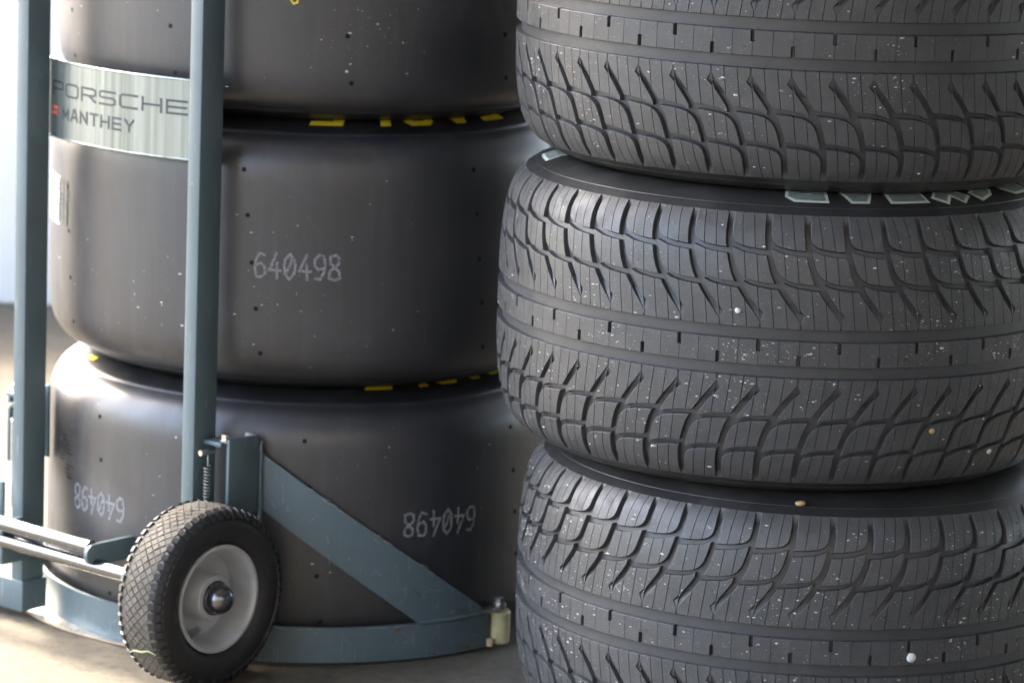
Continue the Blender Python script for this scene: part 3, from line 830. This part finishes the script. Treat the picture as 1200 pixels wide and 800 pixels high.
mb = MB(); text(mb, 'MANTHEY', .0145, .0142, .0076, .0031, plate_map(5.2, .6785), .0002); mb.build('lettering', M['ink'], PL, None)
mb = MB(); f_ = plate_map(18.6, .6815)
ribbon(mb, [(-.009, .002), (.005, .002)], .0048, f_, .0003); ribbon(mb, [(-.004, .009), (.006, .009)], .0048, f_, .0003); mb.build('emblem', M['red'], PL, None)
mb = MB()
for zz in (.6515, .752): mb.tube([pp(a, PR-.0012, zz) for a in A_], .0019, 6)
mb.build('plate_edge', M['plate'], PL, 60)

# ------------------------------------------------------------------ loose grit and stones
def inside(poly, u, v):
    c = False
    for (x0, y0), (x1, y1) in zip(poly, poly[1:]+poly[:1]):
        if (y0 > v) != (y1 > v) and u < x0+(v-y0)*(x1-x0)/(y1-y0): c = not c
    return c
OUT = [inset(p, 1.2) for p in sh_s+mi_s+in_s]
RIB = [[inset(p, 1.2) for p in rib_polys(True)], [inset(p, 1.2) for p in rib_polys(False)]]
def top_hit(um_, vm_):
    av = abs(vm_)
    for k in range(-1, 2):
        u = um_ % PITCH_MM + k*PITCH_MM
        if av < 14: 
            if any(inside(p, u, vm_) for p in RIB[0]) and any(inside(p, u, vm_) for p in RIB[1]): return True
        elif any(inside(p, u, av) for p in OUT): return True
    return False
for (x, y, z0, flip, notch, lab), cnt, who in zip(WET, (1500, 1900, 2800), ('top', 'middle', 'bottom')):
    sgn = -1 if flip else 1; phase = notch - sgn*notch_theta(1 if flip else 0)
    mb = MB(); k = 0; tries = 0
    centres = [(random.uniform(-1.4, 1.3), random.uniform(-100, 120)) for _ in range(26)]
    while k < cnt and tries < cnt*8:
        tries += 1
        if random.random() < .5:
            c = random.choice(centres); th, v = c[0]+random.gauss(0, .05), c[1]+random.gauss(0, 14)
        else: th, v = random.uniform(-1.6, 1.4), random.uniform(-148, 148)
        if abs(v) > 150: continue
        ul, vl = sgn*(th-phase)*RT*1000, sgn*v
        if not top_hit(ul, vl): continue
        s_ = .00032 + .0012*random.random()**5
        z, r, nz, nr = CROWN.at(v/1000)
        P = Vector((r*math.sin(th), -r*math.cos(th), z)); Nn = Vector((nr*math.sin(th), -nr*math.cos(th), nz))
        T1 = Vector((math.cos(th), math.sin(th), 0)); T2 = Nn.cross(T1); a0 = random.uniform(0, 6.28); n = random.choice((3, 4, 5))
        el = random.uniform(.5, 2.6)
        ringp = [P + (T1*math.cos(a0+6.283*j/n)*el + T2*math.sin(a0+6.283*j/n))*s_*random.uniform(.6, 1.3) - Nn*.0001 for j in range(n)]
        mb.add(ringp + [P + Nn*s_*random.uniform(.4, .9)], [(j, (j+1) % n, n) for j in range(n)]); k += 1
    o = mb.build('grit', M['grit'], None, None, (x, y, z0+.175))
    tag(o, 'pale specks of grit stuck to the tread of the %s wet-weather tyre' % who, kind='stuff')
for root, cnt, who in zip(slick_roots, (150, 190, 190), ('top', 'middle', 'bottom')):
    mb = MB()
    for k in range(cnt):
        th, z = random.uniform(-1.5, 1.2), random.uniform(-.15, .15)
        if random.random() < .35: th, z = random.gauss(.2, .1) if who == 'top' else random.gauss(-.3, .3), random.gauss(-.06, .03)
        if abs(z) > .152: continue
        P, Nn = on_slick(th, z); T1 = Vector((math.cos(th), math.sin(th), 0)); T2 = Nn.cross(T1)
        s_ = .0004 + .0014*random.random()**4; a0 = random.uniform(0, 6.28); n = random.choice((3, 4, 5)); el = random.uniform(.4, 2.4)
        mb.add([P + (T1*math.cos(a0+6.283*j/n)*el + T2*math.sin(a0+6.283*j/n))*s_*random.uniform(.6, 1.3) - Nn*.0001 for j in range(n)] + [P + Nn*s_*.4], [(j, (j+1) % n, n) for j in range(n)])
    o = mb.build('grit', M['grit'], None, None, root.location + Vector((0, 0, .175)))
    tag(o, 'sparse pale specks of dust on the %s smooth slick tyre' % who, kind='stuff')
def stone(name, label, root, th, z, size, mat, flat=.6, out=.0, rr=None):
    bm = bmesh.new(); bmesh.ops.create_icosphere(bm, subdivisions=2, radius=1)
    lob = [(Vector((random.uniform(-1, 1), random.uniform(-1, 1), random.uniform(-1, 1))).normalized(), random.uniform(-.35, .25)) for _ in range(7)]
    for v in bm.verts:
        d = v.co.normalized(); v.co *= 1 + sum(a*max(0, d.dot(q))**3 for q, a in lob) + random.uniform(-.06, .06)
    x, y, z0 = root.location; tyre_z = z - (z0+.175)
    lo, hi = 0, VMAX
    for _ in range(40):
        m = (lo+hi)/2
        if CROWN.at(m)[0] < abs(tyre_z): lo = m
        else: hi = m
    zz, r, nz, nr = CROWN.at(lo if tyre_z >= 0 else -lo)
    if rr: r, nz, nr, zz = rr, 1, 0, tyre_z
    P = Vector((r*math.sin(th), -r*math.cos(th), zz)); Nn = Vector((nr*math.sin(th), -nr*math.cos(th), nz))
    Q = Nn.to_track_quat('Z', 'Y').to_matrix().to_4x4()
    mb = MB(); mb.bm(bm, Q @ Matrix.Diagonal((size, size*random.uniform(.8, 1.1), size*flat, 1)))
    o = mb.build(name, mat, None, 60); o.location = Vector((x, y, z0+.175)) + P + Nn*size*flat*.55
    return tag(o, label, 'stone')
t1, t2, t3 = wet_roots
def th_of(root, wx, wy): return math.atan2(wx-root.location.x, -(wy-root.location.y))
stone('stone', 'round white stone stuck on the centre rib of the bottom wet-weather tyre', t3, R_(17.2), .170, .0058, M['stone_white'], .5)
stone('stone', 'orange-tan stone lying in the gap below the middle wet-weather tyre', t3, R_(-5.6), .3405, .0066, M['stone_tan'], .55, rr=.318)
stone('stone', 'small white chip above the centre rib of the middle wet-weather tyre', t2, R_(-13.0), .572, .0034, M['stone_white'], .5)
stone('stone', 'cream pebble on a lower block of the middle wet-weather tyre', t2, R_(25.5), .435, .0036, M['stone_tan'], .6)
stone('stone', 'white chip on a lower shoulder block of the middle wet-weather tyre', t2, R_(41), .402, .0032, M['stone_white'], .5)

# blade of dry grass caught on the trolley wheel's tread
def on_wheel(beta, out, lift):
    X = -.421 - (.1195+lift)*math.cos(R_(beta)); Z = .118 + (.1195+lift)*math.sin(R_(beta)); Y = -.2235 - out
    return TRM @ Vector((X, Y, Z))
TRM = Matrix.Translation((-.28, 4.75, 0)) @ Matrix.Rotation(R_(50), 4, 'Z')
pts = [on_wheel(b, o, l) for b, o, l in ((-30, -.018, .001), (-26.5, -.006, .002), (-25.5, .010, .0025), (-23.6, .022, .002), (-25, .036, .002))]
mb = MB(); mb.tube(pts, [.0005, .0015, .0017, .0013, .0004], 6)
o_ = mb.build('grass_blade', M['grass'], None, 60); tag(o_, 'short pale green blade of grass stuck to the trolley wheel tread', 'grass blade')
